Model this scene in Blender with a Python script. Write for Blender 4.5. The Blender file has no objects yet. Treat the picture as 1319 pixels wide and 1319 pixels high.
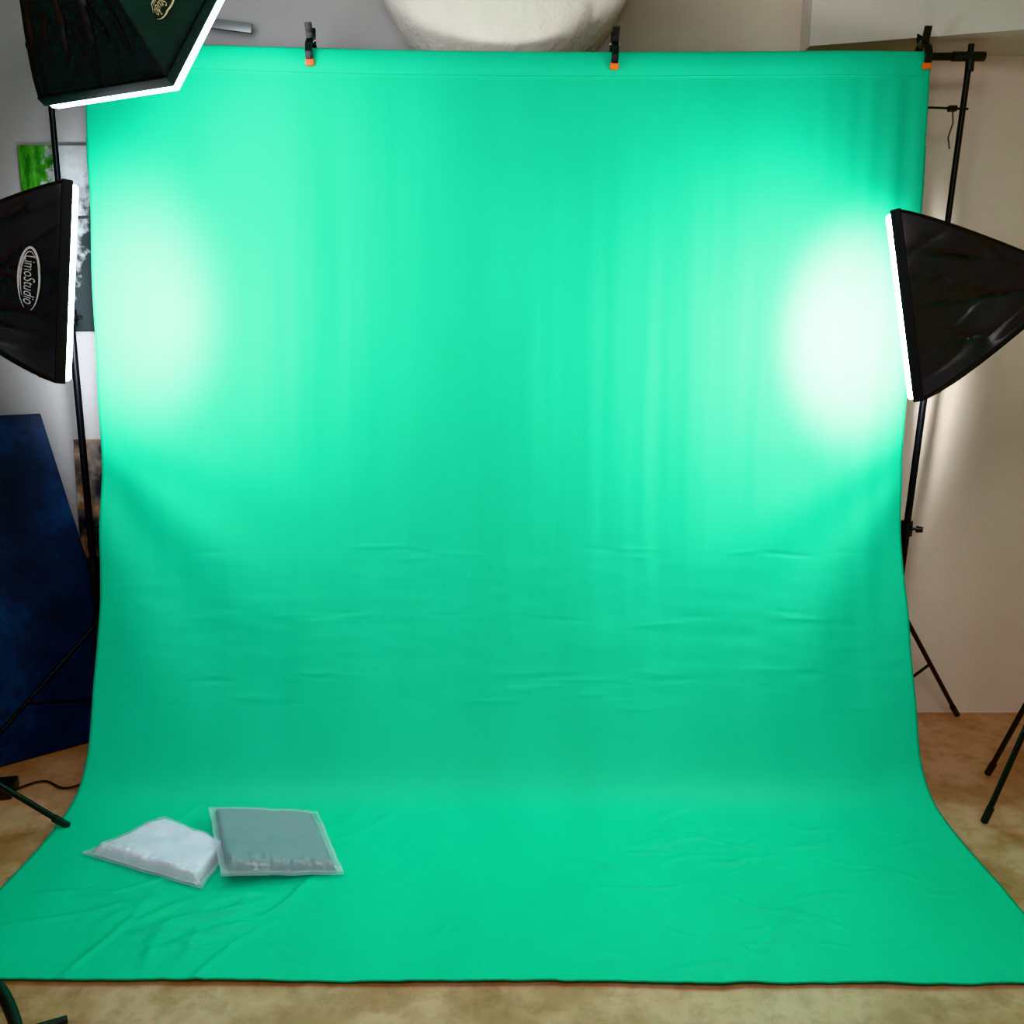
import bpy, bmesh, math, random
from mathutils import Vector, Matrix, noise
random.seed(4)
C = bpy.context.scene.collection
V = Vector
bpy.context.scene.view_settings.view_transform = 'Khronos PBR Neutral'

# ------------------------------------------------------------ helpers
def link(o):
    C.objects.link(o); return o

def mesh_obj(name, verts, faces, mat=None, smooth=False, parent=None, base=None, mats=None, midx=None):
    if base is not None:
        b = V(base); verts = [V(v) - b for v in verts]
    me = bpy.data.meshes.new(name)
    me.from_pydata([tuple(v) for v in verts], [], faces)
    me.update()
    if mat: me.materials.append(mat)
    if mats:
        for m in mats: me.materials.append(m)
    if midx:
        for p, i in zip(me.polygons, midx): p.material_index = i
    if smooth:
        for p in me.polygons: p.use_smooth = True
    o = link(bpy.data.objects.new(name, me))
    if parent is not None: o.parent = parent
    return o

class Geo:
    """collects verts / faces in world coordinates"""
    def __init__(s): s.v = []; s.f = []
    def add(s, v, f):
        n = len(s.v); s.v += [V(x) for x in v]; s.f += [[i + n for i in q] for q in f]
    def tube(s, a, b, r1, r2=None, n=14, cap=True):
        a = V(a); b = V(b); r2 = r1 if r2 is None else r2
        d = (b - a).normalized()
        x = d.orthogonal().normalized(); y = d.cross(x)
        vs = []
        for c, r in ((a, r1), (b, r2)):
            for i in range(n):
                t = 2 * math.pi * i / n
                vs.append(c + x * math.cos(t) * r + y * math.sin(t) * r)
        fs = [[i, (i + 1) % n, n + (i + 1) % n, n + i] for i in range(n)]
        if cap: fs += [list(range(n))[::-1], list(range(n, 2 * n))]
        s.add(vs, fs)
    def path(s, pts, r, n=10):
        pts = [V(p) for p in pts]; vs = []
        rr = r if isinstance(r, (list, tuple)) else [r] * len(pts)
        ref = V((0.13, 0.21, 0.97)).normalized()
        for k, p in enumerate(pts):
            d = (pts[min(k + 1, len(pts) - 1)] - pts[max(k - 1, 0)]).normalized()
            x = d.cross(ref)
            if x.length < 1e-3: x = d.orthogonal()
            x.normalize(); y = d.cross(x)
            for i in range(n):
                t = 2 * math.pi * i / n
                vs.append(p + (x * math.cos(t) + y * math.sin(t)) * rr[k])
        fs = []
        for k in range(len(pts) - 1):
            for i in range(n):
                fs.append([k * n + i, k * n + (i + 1) % n, (k + 1) * n + (i + 1) % n, (k + 1) * n + i])
        fs += [list(range(n))[::-1], list(range((len(pts) - 1) * n, len(pts) * n))]
        s.add(vs, fs)
    def box(s, c, sx, sy, sz, M=None, bev=0.0):
        bm = bmesh.new(); bmesh.ops.create_cube(bm, size=1)
        bmesh.ops.scale(bm, vec=(sx, sy, sz), verts=bm.verts)
        if bev: bmesh.ops.bevel(bm, geom=bm.edges[:], offset=bev, segments=2, affect='EDGES', profile=0.6)
        if M is not None: bmesh.ops.transform(bm, matrix=M, verts=bm.verts)
        bmesh.ops.translate(bm, vec=V(c), verts=bm.verts)
        bm.verts.index_update()
        s.add([v.co.copy() for v in bm.verts], [[v.index for v in f.verts] for f in bm.faces]); bm.free()
    def sphere(s, c, r, n=12, sc=(1, 1, 1)):
        bm = bmesh.new(); bmesh.ops.create_uvsphere(bm, u_segments=n, v_segments=n // 2 + 2, radius=r)
        bmesh.ops.scale(bm, vec=sc, verts=bm.verts)
        bmesh.ops.translate(bm, vec=V(c), verts=bm.verts); bm.verts.index_update()
        s.add([v.co.copy() for v in bm.verts], [[v.index for v in f.verts] for f in bm.faces]); bm.free()
    def obj(s, name, mat, parent=None, base=(0, 0, 0), smooth=True):
        o = mesh_obj(name, s.v, s.f, mat, smooth, parent, base)
        if smooth:
            try: o.data.set_sharp_from_angle(angle=math.radians(38))
            except Exception: pass
        return o

def empty(name, loc, label, cat, group=None):
    e = link(bpy.data.objects.new(name, None)); e.location = loc; e.empty_display_size = 0.1
    tag(e, label, cat, group); return e
def tag(o, label, cat, group=None):
    o["label"] = label; o["category"] = cat
    if group: o["group"] = group
def sm(a, b, x):
    t = min(1, max(0, (x - a) / (b - a))); return t * t * (3 - 2 * t)

# ------------------------------------------------------------ materials
def mat(name, col, rough=0.5, metal=0.0, spec=0.5, coat=0.0, sheen=0.0):
    m = bpy.data.materials.new(name); m.use_nodes = True
    b = m.node_tree.nodes["Principled BSDF"]
    b.inputs["Base Color"].default_value = (*col, 1); b.inputs["Roughness"].default_value = rough
    b.inputs["Metallic"].default_value = metal; b.inputs["Specular IOR Level"].default_value = spec
    b.inputs["Coat Weight"].default_value = coat; b.inputs["Sheen Weight"].default_value = sheen
    return m
def N(m, t, **kw):
    n = m.node_tree.nodes.new(t)
    for k, v in kw.items(): setattr(n, k, v)
    return n
def L(m, a, b): m.node_tree.links.new(a, b)
def bsdf(m): return m.node_tree.nodes["Principled BSDF"]
def noise_node(m, scale, detail=4, rough=0.5, vscale=None, coord='Object'):
    tc = N(m, 'ShaderNodeTexCoord'); mp = N(m, 'ShaderNodeMapping')
    if vscale: mp.inputs['Scale'].default_value = vscale
    L(m, tc.outputs[coord], mp.inputs[0])
    n = N(m, 'ShaderNodeTexNoise'); n.inputs['Scale'].default_value = scale
    n.inputs['Detail'].default_value = detail; n.inputs['Roughness'].default_value = rough
    L(m, mp.outputs[0], n.inputs['Vector']); return n
def ramp(m, src, stops):
    r = N(m, 'ShaderNodeValToRGB'); e = r.color_ramp.elements
    while len(e) < len(stops): e.new(0.5)
    for k, (p, c) in enumerate(stops): e[k].position = p; e[k].color = (*c, 1)
    L(m, src, r.inputs[0]); return r
def bump(m, src, strength, dist=0.01, prev=None):
    b = N(m, 'ShaderNodeBump'); b.inputs['Strength'].default_value = strength; b.inputs['Distance'].default_value = dist
    L(m, src, b.inputs['Height'])
    if prev: L(m, prev.outputs[0], b.inputs['Normal'])
    L(m, b.outputs[0], bsdf(m).inputs['Normal']); return b

def plaster(name, c1, c2, bs=0.25, bd=0.01):
    m = mat(name, c1, 0.85, spec=0.2)
    n = noise_node(m, 1.3, 6, 0.6); r = ramp(m, n.outputs[0], [(0.3, c1), (0.7, c2)])
    L(m, r.outputs[0], bsdf(m).inputs[0])
    n2 = noise_node(m, 35, 5, 0.6); bump(m, n2.outputs[0], bs, bd); return m
M_wall = plaster("wall_plaster", (0.76, 0.62, 0.53), (0.84, 0.70, 0.60))
M_wallL = plaster("wall_plaster_cool", (0.42, 0.42, 0.44), (0.52, 0.52, 0.54))
M_ceil = plaster("ceiling_plaster", (0.6, 0.58, 0.56), (0.65, 0.62, 0.6))
M_sof = plaster("soffit_plaster", (0.66, 0.58, 0.53), (0.72, 0.64, 0.58))
M_col = plaster("column_plaster", (0.62, 0.56, 0.50), (0.78, 0.72, 0.66), 0.6, 0.02)

M_floor = mat("floor_concrete", (0.4, 0.3, 0.2), 0.45, spec=0.4)
n = noise_node(M_floor, 2.2, 9, 0.62); r = ramp(M_floor, n.outputs[0], [(0.28, (0.34, 0.16, 0.09)), (0.43, (0.50, 0.26, 0.155)), (0.54, (0.66, 0.385, 0.26)), (0.66, (0.52, 0.27, 0.16)), (0.8, (0.68, 0.44, 0.32))])
n2 = noise_node(M_floor, 12, 8, 0.72); r2 = ramp(M_floor, n2.outputs[0], [(0.35, (0.55, 0.5, 0.45)), (0.52, (1, 1, 1))])
mx = N(M_floor, 'ShaderNodeMixRGB', blend_type='MULTIPLY'); mx.inputs[0].default_value = 0.55
L(M_floor, r.outputs[0], mx.inputs[1]); L(M_floor, r2.outputs[0], mx.inputs[2]); L(M_floor, mx.outputs[0], bsdf(M_floor).inputs[0])
bump(M_floor, n2.outputs[0], 0.15, 0.004)

M_green = mat("green_muslin", (0.012, 0.52, 0.31), 0.6, spec=0.45, sheen=0.0)
n = noise_node(M_green, 2.0, 5, 0.55, (1.6, 0.5, 0.35)); r = ramp(M_green, n.outputs[0], [(0.3, (0.006, 0.545, 0.295)), (0.7, (0.010, 0.605, 0.345))])
L(M_green, r.outputs[0], bsdf(M_green).inputs[0])
n1 = noise_node(M_green, 3.0, 6, 0.6, (4.0, 2.0, 0.35)); b1 = bump(M_green, n1.outputs[0], 0.10, 0.02)
n2 = noise_node(M_green, 260, 2, 0.5); bump(M_green, n2.outputs[0], 0.12, 0.002, b1)
M_hem = mat("dark_green_hem", (0.01, 0.28, 0.16), 0.8)

def black_fabric(name, c, rough):
    m = mat(name, c, rough, spec=0.8)
    n = noise_node(m, 3.0, 2, 0.4); b = bump(m, n.outputs[0], 0.4, 0.08)
    n2 = noise_node(m, 300, 2, 0.5); bump(m, n2.outputs[0], 0.08, 0.001, b); return m
M_bf = black_fabric("black_nylon", (0.013, 0.014, 0.019), 0.38)
M_rim = mat("black_webbing", (0.014, 0.014, 0.017), 0.7)
M_blk = mat("black_metal", (0.012, 0.012, 0.014), 0.35, metal=0.3)
M_pl = mat("black_plastic", (0.010, 0.010, 0.011), 0.4)
M_chr = mat("dull_steel", (0.55, 0.55, 0.56), 0.3, metal=1.0)
M_org = mat("orange_plastic", (0.9, 0.15, 0.015), 0.4)
M_logo = mat("white_print", (0.7, 0.7, 0.72), 0.6)
M_logo2 = mat("gold_print", (0.8, 0.66, 0.42), 0.5)
M_rub = mat("black_rubber", (0.010, 0.010, 0.010), 0.6)
def emis(name, s, c=(0.93, 0.97, 1.0)):
    m = bpy.data.materials.new(name); m.use_nodes = True; nt = m.node_tree; nt.nodes.clear()
    o = nt.nodes.new('ShaderNodeOutputMaterial'); e = nt.nodes.new('ShaderNodeEmission')
    e.inputs[0].default_value = (*c, 1); e.inputs[1].default_value = s
    nt.links.new(e.outputs[0], o.inputs[0]); return m

# ------------------------------------------------------------ room
WY = 3.72; XL, XR, YB, ZC = -3.2, 3.0, -2.2, 3.3
def structure(o): o["kind"] = "structure"; return o
def slab(name, x0, x1, y0, y1, z0, z1, m):
    g = Geo(); g.box(((x0 + x1) / 2, (y0 + y1) / 2, (z0 + z1) / 2), x1 - x0, y1 - y0, z1 - z0)
    return structure(g.obj(name, m, smooth=False))
slab("floor", XL, XR, YB, WY, -0.1, 0, M_floor)
wb = slab("wall_back", XL, XR, WY, WY + 0.1, 0, ZC, M_wall)
M_wall_mix = plaster("wall_plaster_two_tone_shadow", (0.76, 0.62, 0.53), (0.84, 0.70, 0.60))
m = M_wall_mix; tc = N(m, 'ShaderNodeTexCoord'); sp = N(m, 'ShaderNodeSeparateXYZ'); L(m, tc.outputs['Object'], sp.inputs[0])
# object x runs from -3.1 to 3.1 about the wall's middle; cool grey paint / brown-grey shadow beside the column, painted in / cream
rr = ramp(m, sp.outputs[0], [(0.0, (0.46, 0.44, 0.45)), (0.30, (0.46, 0.44, 0.45)), (0.40, (0.36, 0.30, 0.26)), (0.62, (0.46, 0.38, 0.32)), (1.0, (0.80, 0.66, 0.57))])
old = bsdf(m).inputs[0].links[0].from_socket
gt = N(m, 'ShaderNodeMapRange'); L(m, sp.outputs[0], gt.inputs[0]); gt.inputs[1].default_value = 1.0; gt.inputs[2].default_value = 1.5
mx = N(m, 'ShaderNodeMixRGB'); L(m, gt.outputs[0], mx.inputs[0]); L(m, rr.outputs[0], mx.inputs[1]); L(m, old, mx.inputs[2]); L(m, mx.outputs[0], bsdf(m).inputs[0])
wb.data.materials[0] = M_wall_mix
slab("wall_left", XL - 0.1, XL, YB, WY + 0.1, 0, ZC, M_wallL)
slab("wall_right", XR, XR + 0.1, YB, WY + 0.1, 0, ZC, M_wall)
slab("ceiling", XL - 0.1, XR + 0.1, YB, WY + 0.1, ZC, ZC + 0.1, M_ceil)
p = [(1.11, 3.60), (XR, 3.10), (XR, WY), (1.11, WY)]
vs = [(x, y, 2.70) for x, y in p] + [(x, y, ZC) for x, y in p]
fs = [[3, 2, 1, 0], [4, 5, 6, 7]] + [[i, (i + 1) % 4, 4 + (i + 1) % 4, 4 + i] for i in range(4)]
structure(mesh_obj("trim_1", vs, fs, M_sof))

# flared plaster half column on the wall
prof = [(0.18, 0.0), (0.18, 2.1), (0.19, 2.35), (0.21, 2.5), (0.26, 2.6), (0.325, 2.68), (0.39, 2.76), (0.45, 2.86), (0.50, 2.97), (0.53, 3.1), (0.54, ZC)]
n = 60; vs = []
fine = []
for k in range(len(prof) - 1):
    for j in range(8):
        t = j / 8; fine.append((prof[k][0] * (1 - t) + prof[k + 1][0] * t, prof[k][1] * (1 - t) + prof[k + 1][1] * t))
fine.append(prof[-1])
for r_, z in fine:
    for i in range(n + 1):
        a = math.pi + math.pi * i / n
        q = r_ + 0.007 * noise.noise(V((math.cos(a) * 3, math.sin(a) * 3, z * 4))) + 0.0035 * noise.noise(V((math.cos(a) * 12, math.sin(a) * 12, z * 16)))
        vs.append((-0.03 + q * math.cos(a), WY + q * 0.75 * math.sin(a) * (1 if i not in (0, n) else 0), z))
fs = [[k * (n + 1) + i, k * (n + 1) + i + 1, (k + 1) * (n + 1) + i + 1, (k + 1) * (n + 1) + i] for k in range(len(fine) - 1) for i in range(n)]
col = mesh_obj("wall_column", vs, fs, M_col, True, base=(0, 0, 0))
tag(col, "rough white plaster column flaring out towards the ceiling", "column")

# ------------------------------------------------------------ green backdrop
P = [(3.455, 2.675), (3.44, 2.62), (3.405, 2.2), (3.355, 1.73), (3.27, 1.03), (3.12, 0.475), (2.985, 0.155), (2.89, 0.045), (2.74, 0.010), (2.4, 0.008), (2.02, 0.008)]
def cr(p0, p1, p2, p3, t):
    return [0.5 * (2 * b + (c - a) * t + (2 * a - 5 * b + 4 * c - d) * t * t + (3 * b - a - 3 * c + d) * t ** 3) for a, b, c, d in zip(p0, p1, p2, p3)]
pp = []
for k in range(len(P) - 1):
    p0 = P[max(k - 1, 0)]; p3 = P[min(k + 2, len(P) - 1)]
    for j in range(60): pp.append(cr(p0, P[k], P[k + 1], p3, j / 60))
pp.append(list(P[-1]))
for _ in range(900):
    pp = [pp[0]] + [[(a[0] + 2 * b[0] + c[0]) / 4, (a[1] + 2 * b[1] + c[1]) / 4] for a, b, c in zip(pp, pp[1:], pp[2:])] + [pp[-1]]
acc = [0]
for a, b in zip(pp, pp[1:]): acc.append(acc[-1] + math.hypot(a[0] - b[0], a[1] - b[1]))
NY, NX = 640, 400
line = []; k = 0
for j in range(NY + 1):
    s = acc[-1] * j / NY
    while k < len(acc) - 2 and acc[k + 1] < s: k += 1
    t = (s - acc[k]) / (acc[k + 1] - acc[k]); a, b = pp[k], pp[k + 1]
    line.append((a[0] * (1 - t) + b[0] * t, a[1] * (1 - t) + b[1] * t))
def nz(x, y, z=0.0): return noise.noise(V((x, y, z)))
rc = random.Random(11); creases = []
for _ in range(70):
    cz = rc.choice([0.86, 0.62, 0.60, 0.42, 0.40, 0.33]) + rc.uniform(-.03, .03); xa = rc.uniform(-1.3, 1.15)
    creases.append((cz, xa, xa + rc.uniform(.10, .34), rc.choice([1, 1, -1]) * rc.uniform(.3, 1), rc.uniform(-.05, .05)))
fl = []
rw = random.Random(5)
for _ in range(40):
    x0 = rw.uniform(.2, 1.25); y0 = rw.uniform(2.04, 2.75); L_ = rw.uniform(.1, .4); an = rw.uniform(-.35, .55)
    fl.append((x0, y0, x0 + L_ * math.cos(an), y0 + L_ * math.sin(an), rw.uniform(.002, .006), rw.uniform(.007, .016)))
for _ in range(22):
    x0 = rw.uniform(-1.1, -.55); y0 = rw.uniform(2.25, 2.5); an = rw.uniform(math.radians(185), math.radians(262)); L_ = rw.uniform(.18, .5)
    fl.append((x0, y0, x0 + L_ * math.cos(an), y0 + L_ * math.sin(an), rw.uniform(.003, .009), rw.uniform(.010, .022)))
for _ in range(24):
    x0 = rw.uniform(-1.2, 1.0); y0 = rw.uniform(2.1, 2.85); L_ = rw.uniform(.1, .35); an = rw.uniform(-.6, .6)
    fl.append((x0, y0, x0 + L_ * math.cos(an), y0 + L_ * math.sin(an), rw.uniform(.0015, .004), rw.uniform(.008, .016)))
for q in ((-.62, 2.72, -.42, 2.98, .006, .014), (-.6, 2.66, -.3, 2.86, .006, .014), (-.5, 2.5, -.2, 2.42, .004, .012), (-1.45, 2.36, -1.1, 2.36, .007, .012), (-1.2, 2.7, -1.0, 2.9, .004, .014)):
    fl.append(q)
def wrinkle(x, y):
    d = 0
    for x0, y0, x1, y1, h_, w_ in fl:
        if y < min(y0, y1) - .06 or y > max(y0, y1) + .06 or x < min(x0, x1) - .06 or x > max(x0, x1) + .06: continue
        dx, dy = x1 - x0, y1 - y0; l2 = dx * dx + dy * dy
        t = ((x - x0) * dx + (y - y0) * dy) / l2
        if t <= 0 or t >= 1: continue
        px = (x - x0) - t * dx; py = (y - y0) - t * dy
        s_ = (dx * py - dy * px) / math.sqrt(l2) + 0.02 * math.sin(t * 5 + x0 * 20) - .012
        d += h_ * math.sin(math.pi * t) ** 1.2 * math.exp(-(s_ / w_) ** 2)
    return d
def sag(u): return 0.036 * u + 0.018 * math.sin(min(1, u * 1.1) * math.pi)
vs = []
for j, (y, z) in enumerate(line):
    j0, j1 = max(j - 1, 0), min(j + 1, NY)
    ty, tz = line[j1][0] - line[j0][0], line[j1][1] - line[j0][1]; l = math.hypot(ty, tz); ty /= l; tz /= l
    ny, nzv = tz, -ty
    if nzv < 0 or ny > 0: ny, nzv = -abs(ny), abs(nzv)
    upw = sm(0.0, 0.7, z); hang = sm(0, .3, 2.68 - z)
    flo = sm(2.98, 2.72, y)
    cl = [c for c in creases if abs(z - c[0]) < 0.06]
    pull = math.exp(-((z - 1.08) / 0.5) ** 2)
    lowz = math.exp(-((z - .58) / .3) ** 2)
    for i in range(NX + 1):
        u = i / NX; x = -1.53 + 3.0 * u
        w = upw * hang
        d = w * (0.016 * nz(x * 2.2, z * 0.3, 1) + 0.0062 * nz(x * 7 + 0.5 * nz(x, z, 9), z * 0.5, 4) + 0.0024 * nz(x * 19, z * 0.8, 7) * (0.4 + u))
        for cz, xa, xb, sg, sl in cl:
            if xa < x < xb:
                e = math.sin(math.pi * (x - xa) / (xb - xa)) ** 1.5
                zz = z - cz - 0.012 * nz(x * 3, cz * 9) + sl * (x - xa)
                d += sg * e * 0.0017 * math.exp(-(zz / 0.0075) ** 2)
        d += lowz * (0.0025 * nz(x * 3, z * 8, 2.5) + 0.0014 * nz(x * 7, z * 24, 12))
        for side, eu in ((-1, u), (1, 1 - u)):
            if eu < .36 and z < 1.3:
                ph = math.atan2(1.35 - z, eu * 3.0 + .15)
                d += 0.0075 * math.sin(ph * 13 + side * 1.3) * sm(0, .45, 1.3 - z) * sm(0, .3, .36 - eu) * sm(0.02, .5, z)
        if z > 2.58: d += 0.006 * math.sin(max(0, min(1, (z - 2.58) / 0.1)) * math.pi)
        if 2.0 < z < 2.6 and u > 0.85: d += 0.010 * math.sin(x * 75) * (u - .85) / .15 * (z - 2.0) / .6 * (1 - (z - 2.0) / .7)
        if flo > 0:
            d += flo * (wrinkle(x, y) + 0.004 * (nz(x * 3, y * 4, 20) + .5) + 0.002 * (1 + nz(x * 2, y * 2)) + 0.0015 * nz(x * 9, y * 11, 3))
        xx = x; yy = y + ny * d; zz = z + nzv * d
        xx -= 0.028 * pull * u ** 3; xx += 0.006 * pull * (1 - u) ** 3
        xx += 0.026 * sm(1.5, 2.6, z) * u ** 4
        zz -= sm(0.1, 0.6, z) * (z / 2.65) * sag(u)
        if y < 2.9: yy += sm(2.9, 2.3, y) * 0.7 * (0.014 * nz(x * 3, 1.2) + 0.009 * nz(x * 9, 4) + .004 * nz(x * 25, 8) + .028 * (.5 - u))
        edge = (abs(u - .5) * 2) ** 8
        xx += edge * (0.008 * nz(u * 2, z * 3 + y * 3, 6))
        vs.append((xx, yy, max(zz, 0.005)))
fs = [[j * (NX + 1) + i, (j + 1) * (NX + 1) + i, (j + 1) * (NX + 1) + i + 1, j * (NX + 1) + i + 1] for j in range(NY) for i in range(NX)]
cloth = mesh_obj("backdrop_cloth", vs, fs, M_green, True)
tag(cloth, "large emerald green fabric backdrop hanging down and sweeping over the floor", "backdrop")
sd = cloth.modifiers.new("thickness", 'SOLIDIFY'); sd.thickness = 0.003; sd.offset = -1
g = Geo()
idx = [j * (NX + 1) for j in range(60, NY + 1, 4)]
g.path([V(vs[i]) + V((-.001, 0, 0)) for i in idx], 0.0018, 6)
idx = [j * (NX + 1) + NX for j in range(60, NY + 1, 4)]
g.path([V(vs[i]) + V((.001, 0, 0)) for i in idx], 0.0018, 6)
idx = [NY * (NX + 1) + i for i in range(0, NX + 1, 3)]
g.path([V(vs[i]) + V((0, -.001, 0)) for i in idx], 0.0022, 6)  # dark colour of the front hem also paints in the edge shadow
g.obj("hem", M_hem, cloth)
j = int(NY * 0.09 / acc[-1]); g = Geo()
g.path([V(vs[j * (NX + 1) + i]) + V((0, -.0005, 0)) for i in range(0, NX + 1, 3)], 0.0014, 5)
g.obj("seam", M_green, cloth)

# ------------------------------------------------------------ crossbar
def barz(x):
    u = max(0, (x + 1.53) / 3.0)
    return 2.665 - sag(min(u, 1.0))
g = Geo(); xs = [-1.74 + 3.43 * i / 30 for i in range(31)]
g.path([(x, 3.478, barz(x)) for x in xs], 0.013, 12)
bar = g.obj("crossbar", M_blk); tag(bar, "black metal crossbar carrying the green fabric backdrop", "pole")

# ------------------------------------------------------------ spring clamps
def clamp(x, lean=0.0, group="spring clamps on the backdrop bar"):
    base = V((x, 3.478, barz(x)))
    e = empty("spring_clamp", base, "black spring clamp with orange jaw tips gripping the backdrop bar", "clamp", group)
    R = Matrix.Rotation(lean, 3, 'Y')
    def put(g, name, m):
        g.v = [R @ v for v in g.v]; o = g.obj(name, m, None, (0, 0, 0)); o.parent = e; return o
    for s in (-1, 1):
        g = Geo()
        pts = [(0, s * 0.050, -0.040), (0, s * 0.057, -0.012), (0, s * 0.046, 0.018), (0, s * 0.018, 0.040), (0, s * 0.024, 0.062), (0, s * 0.032, 0.082), (0, s * 0.034, 0.088)]
        for a, b in zip(pts, pts[1:]):
            a = V(a); b = V(b); c = (a + b) / 2; d = b - a
            ang = math.atan2(d.y, d.z)
            g.box(c, 0.025, 0.012, d.length + 0.008, Matrix.Rotation(-ang, 4, 'X'), 0.003)
        put(g, "handle", M_pl)
        g = Geo(); g.box((0, s * 0.048, -0.044), 0.030, 0.018, 0.024, None, 0.005); put(g, "jaw_pad", M_org)
    g = Geo(); g.tube((-0.018, 0, 0.040), (0.018, 0, 0.040), 0.006); put(g, "pivot_pin", M_chr)
    g = Geo(); pts = [(-0.012 + 0.024 * t / 60, 0.012 * math.cos(t * .6), 0.040 + 0.012 * math.sin(t * .6)) for t in range(61)]
    g.path(pts, 0.0018, 6); put(g, "spring", M_chr)
clamp(-0.722, -0.03); clamp(0.367, 0.05); clamp(1.480, 0.0)

# ------------------------------------------------------------ stands
def stand_parts(parent, base, top, feet, hubz, r0=0.0155, knob_dirs=None, collars=(0.45, 0.72)):
    base = V(base); top = V(top)
    B = V((base.x, base.y, 0))
    bb = V((base.x, base.y, 0.12))
    ax = top - bb
    g = Geo()
    cuts = [0, *collars, 1]
    rr = [r0, r0 * 0.84, r0 * 0.68]
    for k in range(3): g.tube(bb + ax * cuts[k], bb + ax * cuts[k + 1], rr[k])
    pole = g.obj("stand_pole", M_blk, parent, B)
    for c in collars:
        g = Geo(); q = bb + ax * c
        g.tube(q - V((0, 0, .03)), q + V((0, 0, .03)), r0 * 1.45)
        kd = V(knob_dirs or (1, -.4, 0)).normalized()
        g.tube(q, q + kd * 0.045, 0.006)
        g.tube(q + kd * 0.035, q + kd * 0.06, 0.014, 0.011)
        g.obj("collar_knob", M_pl, pole, B)
    hub = bb + ax * ((hubz - .12) / ax.z)
    low = bb + ax * 0.02
    g = Geo(); g.tube(hub - V((0, 0, .03)), hub + V((0, 0, .03)), r0 * 1.8, n=18)
    g.obj("leg_hub", M_pl, pole, B)
    g = Geo(); g.tube(low - V((0, 0, .02)), low + V((0, 0, .02)), r0 * 1.7, n=18)
    g.obj("brace_hub", M_pl, pole, B)
    for f in feet:
        f = V((f[0], f[1], 0.022)); d = (f - hub); out = V((d.x, d.y, 0)).normalized() * r0 * 1.6
        g = Geo(); g.tube(hub + out, f, 0.0095, 0.0095, 10)
        lg = g.obj("leg", M_blk, parent, B)
        g = Geo(); dn = (f - hub).normalized(); g.tube(f - dn * 0.05, f + dn * 0.006, 0.0125, 0.012, 12); g.sphere(f, 0.0125)
        g.obj("rubber_foot", M_rub, lg, B)
        mid = hub.lerp(f, 0.52)
        g = Geo(); g.tube(low + out, mid, 0.0060, n=8); g.obj("leg_brace", M_blk, parent, B)
    return pole

e = empty("backdrop_stand", (-1.68, 3.478, 0), "black tripod stand holding the backdrop bar beside a blue canvas", "stand", "backdrop stands")
stand_parts(e, (-1.68, 3.478, 0), (-1.68, 3.478, 2.68), [(-2.05, 3.04), (-1.36, 3.52), (-1.62, 3.18)], 0.48, knob_dirs=(1, -.6, 0), collars=(0.24, 0.62))
e2 = empty("backdrop_stand", (1.545, 3.5, 0), "black tripod stand holding the backdrop bar against the beige wall", "stand", "backdrop stands")
stand_parts(e2, (1.545, 3.5, 0), (1.655, 3.478, 2.67), [(1.94, 3.655), (1.3, 3.64), (1.48, 3.3)], 0.55, knob_dirs=(1, -.6, 0), collars=(0.30, 0.72))
for par, x, B in ((e, -1.68, V((-1.68, 3.478, 0))), (e2, 1.655, V((1.545, 3.5, 0)))):
    g = Geo(); z = barz(x); g.tube((x - .065, 3.478, z), (x + .05, 3.478, z), 0.0165, n=14)
    g.tube((x, 3.478, z - .05), (x, 3.478, z + .012), 0.015)
    g.obj("bar_mount", M_pl, par, B)
g = Geo(); g.tube((1.51, 3.47, 2.455), (1.66, 3.47, 2.45), 0.004, n=8); g.box((1.60, 3.465, 2.45), .03, .02, .02, None, .004)
g.path([(1.60, 3.46, 2.44), (1.605, 3.46, 2.40), (1.592, 3.46, 2.35), (1.60, 3.46, 2.31)], 0.0025, 6)
g.obj("cable_tie", M_pl, e2, V((1.545, 3.5, 0)))
g = Geo(); g.tube((-1.62, 3.46, 2.07), (-1.50, 3.42, 2.07), 0.006); g.obj("side_peg", M_chr, e, V((-1.68, 3.478, 0)))

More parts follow.
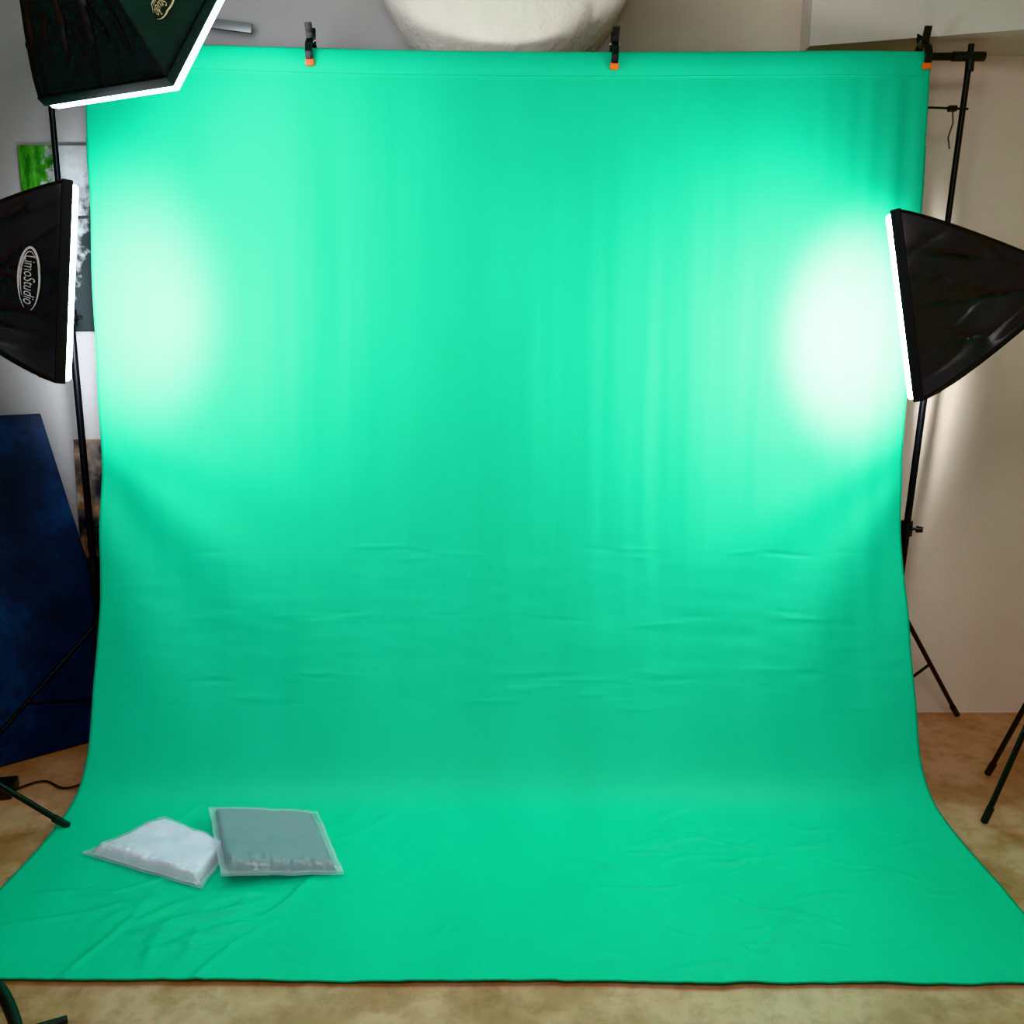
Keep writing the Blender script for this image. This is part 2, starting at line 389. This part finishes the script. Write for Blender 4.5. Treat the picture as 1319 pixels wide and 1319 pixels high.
# ------------------------------------------------------------ softboxes
def gfun(t): return 0.10 + 0.90 * (1 - t ** 1.15)
def frame(c, n_, roll):
    n_ = V(n_).normalized(); r_ = V((-n_.y, n_.x, 0)).normalized()
    u_ = n_.cross(r_)
    R = Matrix.Rotation(roll, 3, n_); r_ = R @ r_; u_ = R @ u_
    M = Matrix((r_, u_, n_)).transposed().to_4x4(); M.translation = V(c); return M
def softbox(c, n_, roll, w, h, depth, strength, root_loc, feet, hubz, label, logo_side, logo_t=0.42, logo_p=0.0, logo_mat=None, boom=None, logo_s=1.0, hotspot=None, bulge=1.0):
    M = frame(c, n_, roll)
    B = V((root_loc[0], root_loc[1], 0))
    e = empty("softbox_light", B, label, "studio light", "softbox studio lights")
    sd_ = c[0] * 7
    def S(side, p_, t, off=0.0):
        g_ = gfun(t); a = w / 2 * g_; b = h / 2 * g_
        pin = 0.12 * (1 - p_ * p_) * math.sin(math.pi * min(1, t * 1.05))
        env = (1 - p_ ** 4) * math.sin(math.pi * min(1, t + .02))
        rk = 1 - abs(noise.noise(V((p_ * 1.6 + side * 5 + sd_ + t, t * 1.3 - p_ * .8, 1.7)))) * 2.6
        rk2 = 1 - abs(noise.noise(V((p_ * 2.2 - t * 2.0 + side * 3, t * 1.4 + p_ + sd_, 6.7)))) * 3.0
        pin += (0.07 * max(0, rk) ** 4 + 0.05 * max(0, rk2) ** 5 + 0.035 * noise.noise(V((p_ * 2.0, t * 3, side * 3 + 0.5)))) * env
        k = 1 - pin
        q = [(a * k + off, b * p_), (a * -p_, b * k + off), (-a * k - off, b * -p_), (a * p_, -b * k - off)][side]
        return M @ V((q[0], q[1], -0.022 - depth * t))
    g = Geo(); npn, nt_ = 60, 60
    for s in range(4):
        vv = [S(s, -1 + 2 * i / npn, j / nt_) for j in range(nt_ + 1) for i in range(npn + 1)]
        ff = [[j * (npn + 1) + i, (j + 1) * (npn + 1) + i, (j + 1) * (npn + 1) + i + 1, j * (npn + 1) + i + 1] for j in range(nt_) for i in range(npn)]
        g.add(vv, ff)
    shell = g.obj("softbox_shell", M_bf, e, B)
    g = Geo()
    for s in range(4): g.path([S(s, 1, j / nt_, 0.0) for j in range(nt_ + 1)], 0.0040, 8)
    g.obj("corner_rib", M_rim, shell, B)
    g = Geo(); a, b = w / 2, h / 2; o = 0.005
    for (cx, cy, sx, sy) in ((a, 0, .011, h + 2 * o), (-a, 0, .011, h + 2 * o), (0, b, w + 2 * o, .011), (0, -b, w + 2 * o, .011)):
        bm = Geo(); bm.box((cx, cy, -0.014), sx, sy, 0.028, None, 0.003)
        g.add([M @ v for v in bm.v], bm.f)
    g.obj("front_rim", M_rim, shell, B)
    g = Geo(); rings = [(1 - 0.012, -0.006), (1 - 0.014, 0.008 * bulge), (0.96, 0.015 * bulge), (0.6, 0.022 * bulge), (0.0, 0.025 * bulge)]
    vv = []; K = 8
    for s_, z in rings[:-1]:
        loop = []
        for sd in range(4):
            for i in range(K):
                q = -1 + 2 * i / K
                loop.append([(a * s_, b * s_ * q), (-a * s_ * q, b * s_), (-a * s_, -b * s_ * q), (a * s_ * q, -b * s_)][sd])
        vv += [M @ V((x, y, z)) for x, y in loop]
    vv.append(M @ V((0, 0, 0.025 * bulge))); n4 = 4 * K; ff = []
    for k in range(3):
        for i in range(n4): ff.append([k * n4 + i, k * n4 + (i + 1) % n4, (k + 1) * n4 + (i + 1) % n4, (k + 1) * n4 + i])
    for i in range(n4): ff.append([3 * n4 + i, 3 * n4 + (i + 1) % n4, 4 * n4])
    g.add(vv, ff)
    df = g.obj("diffuser", emis("diffuser_glow_%d" % int(strength * 10), strength), e, B); df["label"] = "glowing white front diffuser"
    g = Geo(); z0 = -0.03 - depth
    g.tube(M @ V((0, 0, z0 + .03)), M @ V((0, 0, z0 - .02)), 0.045, n=24)
    g.tube(M @ V((0, 0, z0 - .02)), M @ V((0, 0, z0 - .11)), 0.034, 0.030, n=24)
    head = g.obj("lamp_head", M_pl, e, B)
    tip = M @ V((0, 0, z0 - .09))
    g = Geo()
    if boom is None:
        top = V((root_loc[0], root_loc[1], tip.z - 0.07))
        g.path([tip, tip.lerp(V((top.x, top.y, tip.z)), .6) + V((0, 0, -.02)), V((top.x, top.y, tip.z - .03)), top], 0.013, 12)
        g.sphere(V((top.x, top.y, tip.z - .03)), 0.03)
    else:
        top = V(boom); g.tube(tip, top, 0.012); g.sphere(top, 0.035)
    g.obj("tilt_bracket", M_pl, head, B)
    stand_parts(e, (root_loc[0], root_loc[1], 0), top, feet, hubz, knob_dirs=(1, -.2, 0))
    if hotspot:  # added spot ahead of the diffuser, makes the bright pool on the cloth
        aim, watts, cone, sx = hotspot
        ld = bpy.data.lights.new("hotspot_helper", 'SPOT'); ld.energy = watts; ld.spot_size = math.radians(cone); ld.spot_blend = 1.0
        ld.shadow_soft_size = 0.08; ld.color = (0.86, 0.94, 1.0)
        lo = link(bpy.data.objects.new("hotspot_helper", ld)); src = M @ V((0, 0, 0.11))
        lo.location = src; lo.rotation_euler = (V(aim) - src).to_track_quat('-Z', 'Y').to_euler(); lo.scale = (sx, 1, 1)
    txt = bpy.data.curves.new("tmp", 'FONT'); txt.body = "LimoStudio"; txt.size = 1; txt.align_x = 'CENTER'; txt.align_y = 'CENTER'; txt.shear = 0.25
    to = bpy.data.objects.new("tmp", txt); C.objects.link(to)
    bpy.context.view_layer.update()
    me = bpy.data.meshes.new_from_object(to.evaluated_get(bpy.context.evaluated_depsgraph_get()))
    bpy.data.objects.remove(to)
    wx = max(v.co.x for v in me.vertices) - min(v.co.x for v in me.vertices)
    half = (h if logo_side in (0, 2) else w) / 2 * gfun(logo_t)
    def mp(x, y): return S(logo_side, logo_p + x * logo_s / half, logo_t - y * logo_s / depth, 0.006)
    sc = 0.150 / wx
    g = Geo(); g.add([mp(v.co.x * sc, v.co.y * sc * 1.3) for v in me.vertices], [list(p.vertices) for p in me.polygons])
    K = 60
    for (r1, r2, a0, a1, th) in ((0.096, 0.028, 0.25, 5.9, 0.0030), (0.084, 0.022, 2.4, 5.4, 0.0018)):
        vv = []
        for i in range(K + 1):
            t = a0 + (a1 - a0) * i / K; wd = th * (0.3 + math.sin(math.pi * i / K))
            for s in (-1, 1): vv.append(mp((r1 + s * wd) * math.cos(t), (r2 + s * wd) * math.sin(t)))
        g.add(vv, [[2 * i, 2 * i + 1, 2 * i + 3, 2 * i + 2] for i in range(K)])
    g.obj("logo_print", logo_mat or M_logo, shell, B, smooth=False)
    return e

softbox((1.24, 2.83, 1.717), (-0.85, 0.50, -0.19), 0, 0.50, 0.535, 0.385, 28.0, (1.87, 2.80), [(1.607, 2.78), (1.797, 3.12), (2.12, 2.70)], 0.75,
        "black fabric softbox on a tripod stand glowing against green cloth", 2, logo_t=0.5, hotspot=((1.245, 3.36, 1.64), 560, 92, 0.60))
softbox((-1.355, 2.75, 1.778), (0.84, 0.53, -0.12), 0, 0.50, 0.54, 0.41, 20.0, (-1.88, 2.52), [(-1.5, 2.75), (-2.15, 2.85), (-1.95, 2.2)], 0.48,
        "black fabric softbox with white printed logo on a tripod stand", 2, logo_t=0.18, logo_s=0.88, hotspot=((-1.37, 3.36, 1.74), 170, 98, 0.62))
softbox((-1.005, 2.733, 2.54), (0.346, 0.745, -0.573), 0, 0.47, 0.66, 0.45, 7.0, (-2.15, 2.0), [(-1.85, 1.9), (-2.4, 1.8), (-2.2, 2.3)], 0.8,
        "black fabric softbox raised on a boom above the backdrop edge", 2, logo_t=0.18, logo_p=0.5, logo_mat=M_logo2, boom=(-2.1, 2.0, 2.95), logo_s=0.65, bulge=1.8)

# ------------------------------------------------------------ wrapped packages on the cloth
def plastic(name):
    m = bpy.data.materials.new(name); m.use_nodes = True; nt = m.node_tree; nt.nodes.clear()
    o = nt.nodes.new('ShaderNodeOutputMaterial'); mx = nt.nodes.new('ShaderNodeMixShader'); tr = nt.nodes.new('ShaderNodeBsdfTransparent')
    gl = nt.nodes.new('ShaderNodeBsdfPrincipled'); gl.inputs['Base Color'].default_value = (0.80, 0.86, 1.0, 1); gl.inputs['Roughness'].default_value = 0.09
    gl.inputs['Specular IOR Level'].default_value = 1.0
    nn = nt.nodes.new('ShaderNodeTexNoise'); nn.inputs['Scale'].default_value = 9; nn.inputs['Detail'].default_value = 2
    tc = nt.nodes.new('ShaderNodeTexCoord'); nt.links.new(tc.outputs['Object'], nn.inputs['Vector'])
    bp = nt.nodes.new('ShaderNodeBump'); bp.inputs['Strength'].default_value = 0.5; bp.inputs['Distance'].default_value = 0.03
    nt.links.new(nn.outputs[0], bp.inputs['Height']); nt.links.new(bp.outputs[0], gl.inputs['Normal'])
    mx.inputs[0].default_value = 0.30
    nt.links.new(tr.outputs[0], mx.inputs[1]); nt.links.new(gl.outputs[0], mx.inputs[2]); nt.links.new(mx.outputs[0], o.inputs[0]); return m
M_wrap = plastic("clear_plastic_wrap")
M_gry = mat("grey_folded_cloth", (0.065, 0.175, 0.185), 0.6)
M_wht = mat("white_folded_cloth", (0.92, 0.84, 1.0), 0.5); nn = noise_node(M_wht, 5, 2); bump(M_wht, nn.outputs[0], 0.25, 0.02)
def pack(name, corners, zb, th, m, label, seed, wobk=1.0):
    ctr = sum((V((*q, 0)) for q in corners), V()) / 4
    def bil(s, t, A): return (A[0] * (1 - s) + A[1] * s) * (1 - t) + (A[3] * (1 - s) + A[2] * s) * t
    def shell(grow, tt, flange, zoff):
        n = 70; g = Geo(); top = []; bot = []
        for j in range(n + 1):
            for i in range(n + 1):
                s, t = i / n, j / n
                S_ = (s - .5) * grow + .5; T_ = (t - .5) * grow + .5
                xy = bil(S_, T_, [V((c[0], c[1])) for c in corners]); z0 = bil(s, t, zb)
                ex = min(s, 1 - s) * 2; ey = min(t, 1 - t) * 2
                pf = 1.0
                for q in (ex, ey):
                    q = max(0, min(1, (q - flange) / 0.13)); pf *= math.sqrt(1 - (1 - q) ** 2)
                wob = wobk * (0.005 * noise.noise(V((s * 3 + seed, t * 3, 0))) + 0.0012 * noise.noise(V((s * 9, t * 9 + seed, 2))))
                if flange: wob += 0.011 * noise.noise(V((s * 24, t * 12 + seed, 5))) * (1 - sm(0.08, 0.26, t)) + 0.002 * noise.noise(V((s * 10 + t * 6, t * 10, 8)))
                ox, oy = .004 * nz(t * 6, seed), .004 * nz(s * 6, seed + 3)
                zt = z0 + 0.005 + zoff + tt * (0.06 + .94 * pf) + wob * (pf * .8 + .2)
                top.append(V((xy.x + ox, xy.y + oy, max(zt, z0 + .005))))
                bot.append(V((xy.x + ox, xy.y + oy, z0 + 0.003)))
        ff = [[j * (n + 1) + i, j * (n + 1) + i + 1, (j + 1) * (n + 1) + i + 1, (j + 1) * (n + 1) + i] for j in range(n) for i in range(n)]
        N0 = (n + 1) ** 2
        border = [i for i in range(n + 1)] + [j * (n + 1) + n for j in range(1, n + 1)] + [n * (n + 1) + i for i in range(n - 1, -1, -1)] + [j * (n + 1) for j in range(n - 1, 0, -1)]
        sidef = [[b, a, a + N0, b + N0] for a, b in zip(border, border[1:] + border[:1])]
        g.add(top + bot, ff + [[q + N0 for q in f[::-1]] for f in ff] + sidef); return g
    e = empty(name, (ctr.x, ctr.y, 0.01), label, "package", "wrapped fabric packages on the green cloth")
    shell(0.92, th, 0.0, 0.0).obj("folded_fabric", m, e, (ctr.x, ctr.y, 0.01))
    o = shell(1.03, th, 0.08, 0.006).obj("plastic_wrap", M_wrap, e, (ctr.x, ctr.y, 0.01)); o["label"] = "clear glossy plastic bag"
pack("fabric_package", [(-1.36, 2.585), (-0.935, 2.405), (-0.90, 2.60), (-1.17, 2.775)], [0.014] * 4, 0.034, M_wht, "folded white fabric sealed in a clear plastic bag", 1.3, 2.2)
pack("fabric_package", [(-0.868, 2.418), (-0.522, 2.475), (-0.672, 2.82), (-1.026, 2.79)], [0.050, 0.016, 0.016, 0.050], 0.026, M_gry, "folded grey fabric sealed in a clear plastic bag", 5.1, 1.0)

# ------------------------------------------------------------ canvases
M_blue = mat("dark_blue_paint", (0.01, 0.03, 0.09), 0.5, spec=0.35)
nn = noise_node(M_blue, 3.0, 8, 0.65); rr = ramp(M_blue, nn.outputs[0], [(0.3, (0.006, 0.009, 0.022)), (0.5, (0.010, 0.018, 0.05)), (0.62, (0.014, 0.034, 0.11)), (0.8, (0.02, 0.07, 0.13))])
L(M_blue, rr.outputs[0], bsdf(M_blue).inputs[0]); bump(M_blue, nn.outputs[0], 0.3, 0.01)
def canvas(name, BL, BR, TR, TL, th, m, label, edge=None):
    BL, BR, TR, TL = map(V, (BL, BR, TR, TL)); nrm = (BR - BL).cross(TL - BL).normalized()
    f = [BL, BR, TR, TL]; b = [q - nrm * th for q in f]
    fs = [[0, 1, 2, 3], [7, 6, 5, 4]] + [[(i + 1) % 4, i, 4 + i, 4 + (i + 1) % 4] for i in range(4)]
    o = mesh_obj(name, f + b, fs, None, base=tuple(BL), mats=[m, edge or m], midx=[0, 1, 1, 1, 1, 1]); o.location = BL
    bv = o.modifiers.new("soft", 'BEVEL'); bv.width = 0.004; bv.segments = 2
    tag(o, label, "painting"); return o
M_edge = mat("canvas_edge", (0.03, 0.04, 0.07), 0.7); M_edge2 = mat("raw_wood_edge", (0.5, 0.33, 0.18), 0.7)
d = V((-0.75, -0.66, 0)); BR = V((-1.58, 3.55, 0.004)); TR = V((-1.925, 3.655, 1.33))
canvas("painted_canvas", BR + d * 0.95, BR, TR, TR + d * 0.95, 0.025, M_blue, "large dark blue abstract canvas leaning against the wall", M_edge)
M_brn = mat("brown_painting", (0.2, 0.1, 0.05), 0.6)
nn = noise_node(M_brn, 6, 5, 0.6); rr = ramp(M_brn, nn.outputs[0], [(0.38, (0.03, 0.03, 0.035)), (0.47, (0.16, 0.14, 0.13)), (0.53, (0.34, 0.19, 0.12)), (0.6, (0.50, 0.44, 0.40))])
L(M_brn, rr.outputs[0], bsdf(M_brn).inputs[0])
canvas("painted_canvas", (-1.82, 3.62, .004), (-1.40, 3.62, .004), (-1.40, 3.69, 1.22), (-1.82, 3.69, 1.22), 0.018, M_brn, "brown and grey mottled canvas propped against the wall", M_edge2)
M_pic = mat("landscape_painting", (0.6, 0.62, 0.65), 0.5)
m = M_pic; tc = N(m, 'ShaderNodeTexCoord'); sp = N(m, 'ShaderNodeSeparateXYZ'); L(m, tc.outputs['Object'], sp.inputs[0])
n1 = noise_node(m, 14, 6, 0.65); n2 = noise_node(m, 9, 5, 0.7, (2.5, 1, 0.8)); n3 = noise_node(m, 24, 5, 0.6)
bg = ramp(m, n1.outputs[0], [(0.35, (0.36, 0.38, 0.40)), (0.6, (0.52, 0.54, 0.56))])
def math_(op, a, b):
    k = N(m, 'ShaderNodeMath', operation=op)
    for i_, q in enumerate((a, b)):
        if isinstance(q, (int, float)): k.inputs[i_].default_value = q
        else: L(m, q, k.inputs[i_])
    return k.outputs[0]
gx = math_('MULTIPLY', sp.outputs[0], -7.5); gz = math_('MULTIPLY', sp.outputs[2], 1.2)
gm = math_('ADD', math_('ADD', gx, gz), math_('MULTIPLY', n3.outputs[0], 3.0)); gmask = ramp(m, math_('SUBTRACT', gm, 1.2), [(0.0, (0, 0, 0)), (0.25, (1, 1, 1))])
grn = ramp(m, n2.outputs[0], [(0.4, (0.02, 0.13, 0.015)), (0.6, (0.10, 0.45, 0.05))])
a1 = N(m, 'ShaderNodeMixRGB'); L(m, gmask.outputs[0], a1.inputs[0]); L(m, bg.outputs[0], a1.inputs[1]); L(m, grn.outputs[0], a1.inputs[2])
dm = math_('ADD', math_('MULTIPLY', sp.outputs[0], 5.0), math_('MULTIPLY', sp.outputs[2], -1.6)); dm = math_('ADD', dm, math_('MULTIPLY', n3.outputs[0], 1.4))
dmask = ramp(m, math_('SUBTRACT', dm, 1.05), [(0.0, (0, 0, 0)), (0.30, (1, 1, 1))])
a2 = N(m, 'ShaderNodeMixRGB'); a2.inputs[2].default_value = (0.025, 0.034, 0.036, 1); L(m, dmask.outputs[0], a2.inputs[0]); L(m, a1.outputs[0], a2.inputs[1]); L(m, a2.outputs[0], bsdf(m).inputs[0])
canvas("landscape_picture", (-1.93, 3.69, 1.66), (-1.42, 3.69, 1.66), (-1.42, 3.69, 2.37), (-1.93, 3.69, 2.37), 0.025, M_pic, "pale landscape picture with green foliage and dark firs")

# ------------------------------------------------------------ small things
g = Geo(); g.box((-1.16, 3.66, 2.80), 0.36, 0.02, 0.035, Matrix.Rotation(math.radians(7), 4, 'Y'), 0.004); g.box((-1.30, 3.70, 2.82), .03, .05, .07, None, .004)
o = g.obj("wall_bracket", mat("grey_metal", (0.25, 0.26, 0.28), 0.4, 0.6)); tag(o, "slim grey metal bracket fixed to the wall above the backdrop", "bracket")
g = Geo(); g.box((-1.93, 2.98, 0.022), 0.24, 0.11, 0.042, Matrix.Rotation(0.25, 4, 'Z'), 0.008)
ad = g.obj("power_strip", M_pl); tag(ad, "flat black power strip with cable lying on the concrete floor", "power strip")
g = Geo(); g.path([(-1.83 + 0.015 * i, 3.0 + 0.05 * math.sin(i * .35) + .006 * i, 0.008) for i in range(22)], 0.004, 8); g.obj("power_cable", M_rub, ad)
g = Geo(); pts = []; rr_ = []
for i in range(30):
    t = i / 29
    pts.append((-1.36 + 0.22 * t, 1.95 - 0.13 * t * t - .02 * t, 0.020 + 0.075 * math.sin(math.pi * min(1, t * 1.0)) * (1 - .3 * t))); rr_.append(0.019 - 0.006 * t)
g.path(pts, rr_, 12); o = g.obj("thick_cable", M_rub); tag(o, "thick black cable arching over the concrete floor", "cable")
g = Geo(); g.tube((-1.135, 1.845, 0.016), (-1.075, 1.885, 0.014), 0.015, 0.010); g.obj("cable_plug", M_pl, o)

# ------------------------------------------------------------ light + world
w = bpy.data.worlds.new("World"); bpy.context.scene.world = w; w.use_nodes = True
w.node_tree.nodes["Background"].inputs[0].default_value = (1.0, 0.97, 1, 1); w.node_tree.nodes["Background"].inputs[1].default_value = 0.46
al = bpy.data.lights.new("fill_light", 'AREA'); al.shape = 'RECTANGLE'; al.size = 2.4; al.size_y = 1.2; al.energy = 56; al.color = (1, 0.95, 0.93)  # added unseen fill lamp above the camera, lifts the overall brightness
ao = link(bpy.data.objects.new("fill_light", al)); ao.location = (0.2, 0.2, 3.2); ao.rotation_euler = (math.radians(22), 0, 0)

# ------------------------------------------------------------ camera
cd = bpy.data.cameras.new("camera"); cam = link(bpy.data.objects.new("camera", cd))
cd.sensor_width = 36; cd.lens = 31.39; cam.location = (0, 0, 1.63); cam.rotation_euler = (math.radians(79), 0, 0)
bpy.context.scene.camera = cam
